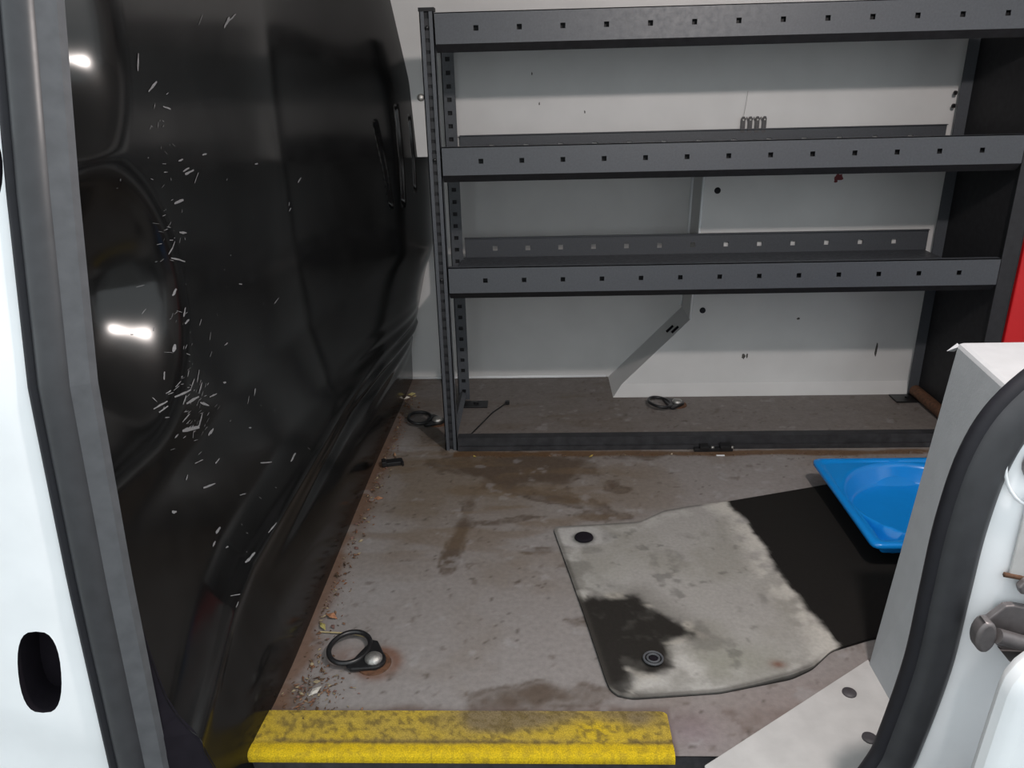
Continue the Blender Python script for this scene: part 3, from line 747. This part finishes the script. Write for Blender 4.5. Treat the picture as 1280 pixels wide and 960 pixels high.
# ---- yellow grip strip on the door step
ysr = empty('grip_strip', (0, -1.02, 0)); tag(ysr, 'worn yellow anti-slip strip along the door edge of the floor', 'grip strip')
xs = np.arange(-.313, .3641, .004); prof = [(-.972, .0008), (-.972, .003), (-.985, .0035), (-1.0, .0035), (-1.015, .0035), (-1.030, .0035), (-1.036, .0022), (-1.042, .0036), (-1.054, .0036), (-1.060, .002), (-1.0635, -.002), (-1.065, -.007), (-1.065, -.012)]
pf = np.array(prof); tt = np.linspace(0, len(prof) - 1, 48); PY = np.interp(tt, range(len(prof)), pf[:, 0]); PZ = np.interp(tt, range(len(prof)), pf[:, 1])
Yg, Xg = np.meshgrid(PY, xs); Zg = np.meshgrid(PZ, xs)[0]
# rounded corner at the right-hand end
cr = np.clip((Xg - .350) / .014, 0, 1); Yg2 = np.where(Yg > -1.03, Yg - .010 * (1 - np.sqrt(1 - cr * cr * .98)) * sst(-.995, -.972, Yg), Yg)
g1 = fbm(Xg, Yg, 12, 5, 20.0); g2 = fbm(Xg, Yg, 60, 4, 44.0); g3 = fbm(Xg * .6, Yg * 2, 8, 4, 71.0)
cy_ = np.zeros(Xg.shape + (3,)) + np.array((.62, .43, .012))
top_ = sst(-1.047, -1.036, Yg); g4 = fbm(Xg, Yg, 150, 3, 500.0)
cy_ = lerp(cy_, (.36, .265, .07), top_ * np.clip(.25 + 1.1 * (g1 - .3), 0, 1))
gz = np.exp(-((Xg - .09) / .085) ** 2 - ((Yg + .990) / .034) ** 2) + .8 * np.exp(-((Xg - .27) / .12) ** 2 - ((Yg + .985) / .028) ** 2)
cy_ = lerp(cy_, (.16, .125, .09), sst(.15, .80, gz + .8 * (g1 - .5)) * .85 * top_)
cy_ = lerp(cy_, (.14, .10, .035), sst(.45, .68, .25 * g2 + .75 * g4) * (.30 + .45 * top_))
cy_ = lerp(cy_, (.10, .07, .04), np.exp(-((Yg + 1.036) / .005) ** 2) * sst(.40, .60, g3) * .7)
grid_mesh(Xg, Yg2 + 1.02, Zg).build('grip_surface', MT['yellow'], ysr, smooth=True, sharp=60, col=cy_.reshape(-1, 3))

# ---- red board standing beyond the rack
rd = MB().box(1.385, 1.80, .02, .05, .001, .95); rd.box(1.385, 1.80, .015, .055, .93, .95)
tag(rd.build('red_board', MT['red'], bevel=.003), 'bright red board standing beyond the right end of the rack', 'board')

# ---- door latch striker on the right frame
la = empty('door_latch', (.69, -1.168, .34)); tag(la, 'grey brown steel door latch bolted to the white frame', 'latch')
def pl_(pts, y0, y1, name, bev=.002): return MB().prism(pts, 'y', y0, y1).build(name, MT['latch'], la, bevel=bev)
base = [(.008, .005), (.030, .030), (.040, .031)] + [(.058 + .012 * math.cos(a), .036 + .009 * math.sin(a)) for a in np.linspace(-1.5, 1.5, 7)] + [(.044, .047), (.040, .056), (.046, .066), (.075, .066), (.11, .054), (.11, -.055), (.045, -.040), (.030, -.028), (.034, -.008), (.012, -.012)]
pl_(base, -.012, -.002, 'latch_plate')
MB().tube([(.016, -.028, .0), (.110, -.020, -.036)], .0095, 12).build('latch_pin', MT['latch'], la, smooth=True, sharp=50)
hd = [(.002 + .012 * math.cos(a), .0 + .022 * math.sin(a)) for a in np.linspace(0, 2 * math.pi, 20, endpoint=False)]
MB().prism(hd, 'y', -.034, -.014).build('latch_knob', MT['latch'], la, bevel=.004, smooth=True, sharp=60)
pl_([(.034, -.034), (.075, -.058), (.11, -.062), (.11, -.045), (.06, -.036)], -.034, -.004, 'latch_foot')

# ---- small loose things
ct = MB().tube([(-.043, .092, .004), (-.02, .14, .010), (.015, .235, .012), (.045, .300, .008), (.057, .321, .007)], .0022, 6); ct.box(.051, .064, .315, .328, .003, .013)
tag(ct.build('cable_tie', MT['blackmetal']), 'thin black cable tie lying on the floor behind the bottom rail', 'cable tie')
cl = empty('plastic_clip', (-.240, -.085, 0), .3); tag(cl, 'small black plastic clip on the floor beside the bulkhead', 'clip')
MB().prism([(-.028, -.010), (.020, -.013), (.024, -.020), (.028, -.016), (.026, .012), (-.020, .016)], 'z', .001, .012).build('clip_body', MT['blackmetal'], cl, bevel=.001)
MB().box(-.030, -.018, -.014, .010, .004, .018).build('clip_tab', MT['blackmetal'], cl, bevel=.001)
sw = MB().tube([(.690, .13, .467), (.715, .03, .4665), (.740, .035, .4665), (.765, .10, .468)], .0011, 5)
tag(sw.build('straw_stalk', MT['straw']), 'bent dry straw stalk on the lower shelf', 'straw')
s2 = MB().tube([(-.262, -.775, .003), (-.20, -.782, .005), (-.172, -.79, .004)], .0016, 5)
tag(s2.build('straw_stalk', MT['straw']), 'pale dry stalk beside the near tie-down ring', 'straw')
ws = MB().box(.640, .662, -.052, -.048, .0008, .003)
tag(ws.build('paper_sliver', MT['white']), 'white paper sliver in front of the bottom rail bracket', 'paper')

# ---- crumbs, leaf litter along the edges (nobody could count it)
db = MB(); dcol = []
def crumb(x, y, s, col, z=.001):
    a = random.uniform(0, 6.28); e = random.uniform(.4, 1.0); ca, sa = math.cos(a), math.sin(a)
    P = [(-s, 0), (0, -s * e * .6), (s, 0), (0, s * e * .6)]
    hgt = [random.uniform(0, s * .5) for _ in range(4)]
    base_ = [(x + px * ca - py * sa, y + px * sa + py * ca, z + h_) for (px, py), h_ in zip(P, hgt)]
    top_ = (x, y, z + s * random.uniform(.3, .9))
    db.add(base_ + [top_], [(0, 1, 4), (1, 2, 4), (2, 3, 4), (3, 0, 4), (3, 2, 1, 0)]); dcol.extend([col] * 5)
PAL = [(.17, .085, .05), (.12, .068, .042), (.22, .13, .085), (.09, .06, .042), (.27, .22, .14), (.17, .10, .085)]
for k in range(620):
    y = random.uniform(-.97, .42); x = -.275 + abs(random.gauss(0, .018)) + (.03 * random.random() if y < -.75 else 0)
    crumb(x, y, random.uniform(.0012, .0055) * (1.5 if random.random() < .12 else 1), random.choice(PAL))
for k in range(180):
    crumb(-.25 + random.gauss(.02, .035), -.93 + random.gauss(0, .03), random.uniform(.001, .005), random.choice(PAL))
for x, y, s0, col in ((-.262, .41, .014, (.42, .36, .16)), (-.272, .375, .012, (.62, .56, .48)), (-.25, .39, .010, (.30, .24, .12)), (-.26, -.76, .015, (.38, .33, .12)), (-.25, -.73, .014, (.33, .16, .09)),
                     (-.245, -.27, .013, (.33, .17, .10)), (-.23, -.93, .014, (.5, .47, .42)), (-.245, -.03, .012, (.38, .22, .13))):
    crumb(x, y, s0, col)
do = db.build('leaf_litter', MT['debris'], None, col=np.array(dcol)); tag(do, 'brown crumbs and dry leaf litter along the floor edges', 'litter', kind='stuff')
db = MB(); dcol = []
for k in range(300):
    crumb(random.uniform(-.05, 1.2), -.036 - abs(random.gauss(0, .012)), random.uniform(.0008, .003), random.choice(PAL))
crumb(-.02, -.045, .008, (.45, .34, .10)); crumb(.30, -.05, .009, (.35, .25, .07)); crumb(.52, -.04, .006, (.5, .42, .3))
do = db.build('floor_grit', MT['debris'], None, col=np.array(dcol)); tag(do, 'rusty grit lying along the front of the bottom rail', 'grit', kind='stuff')
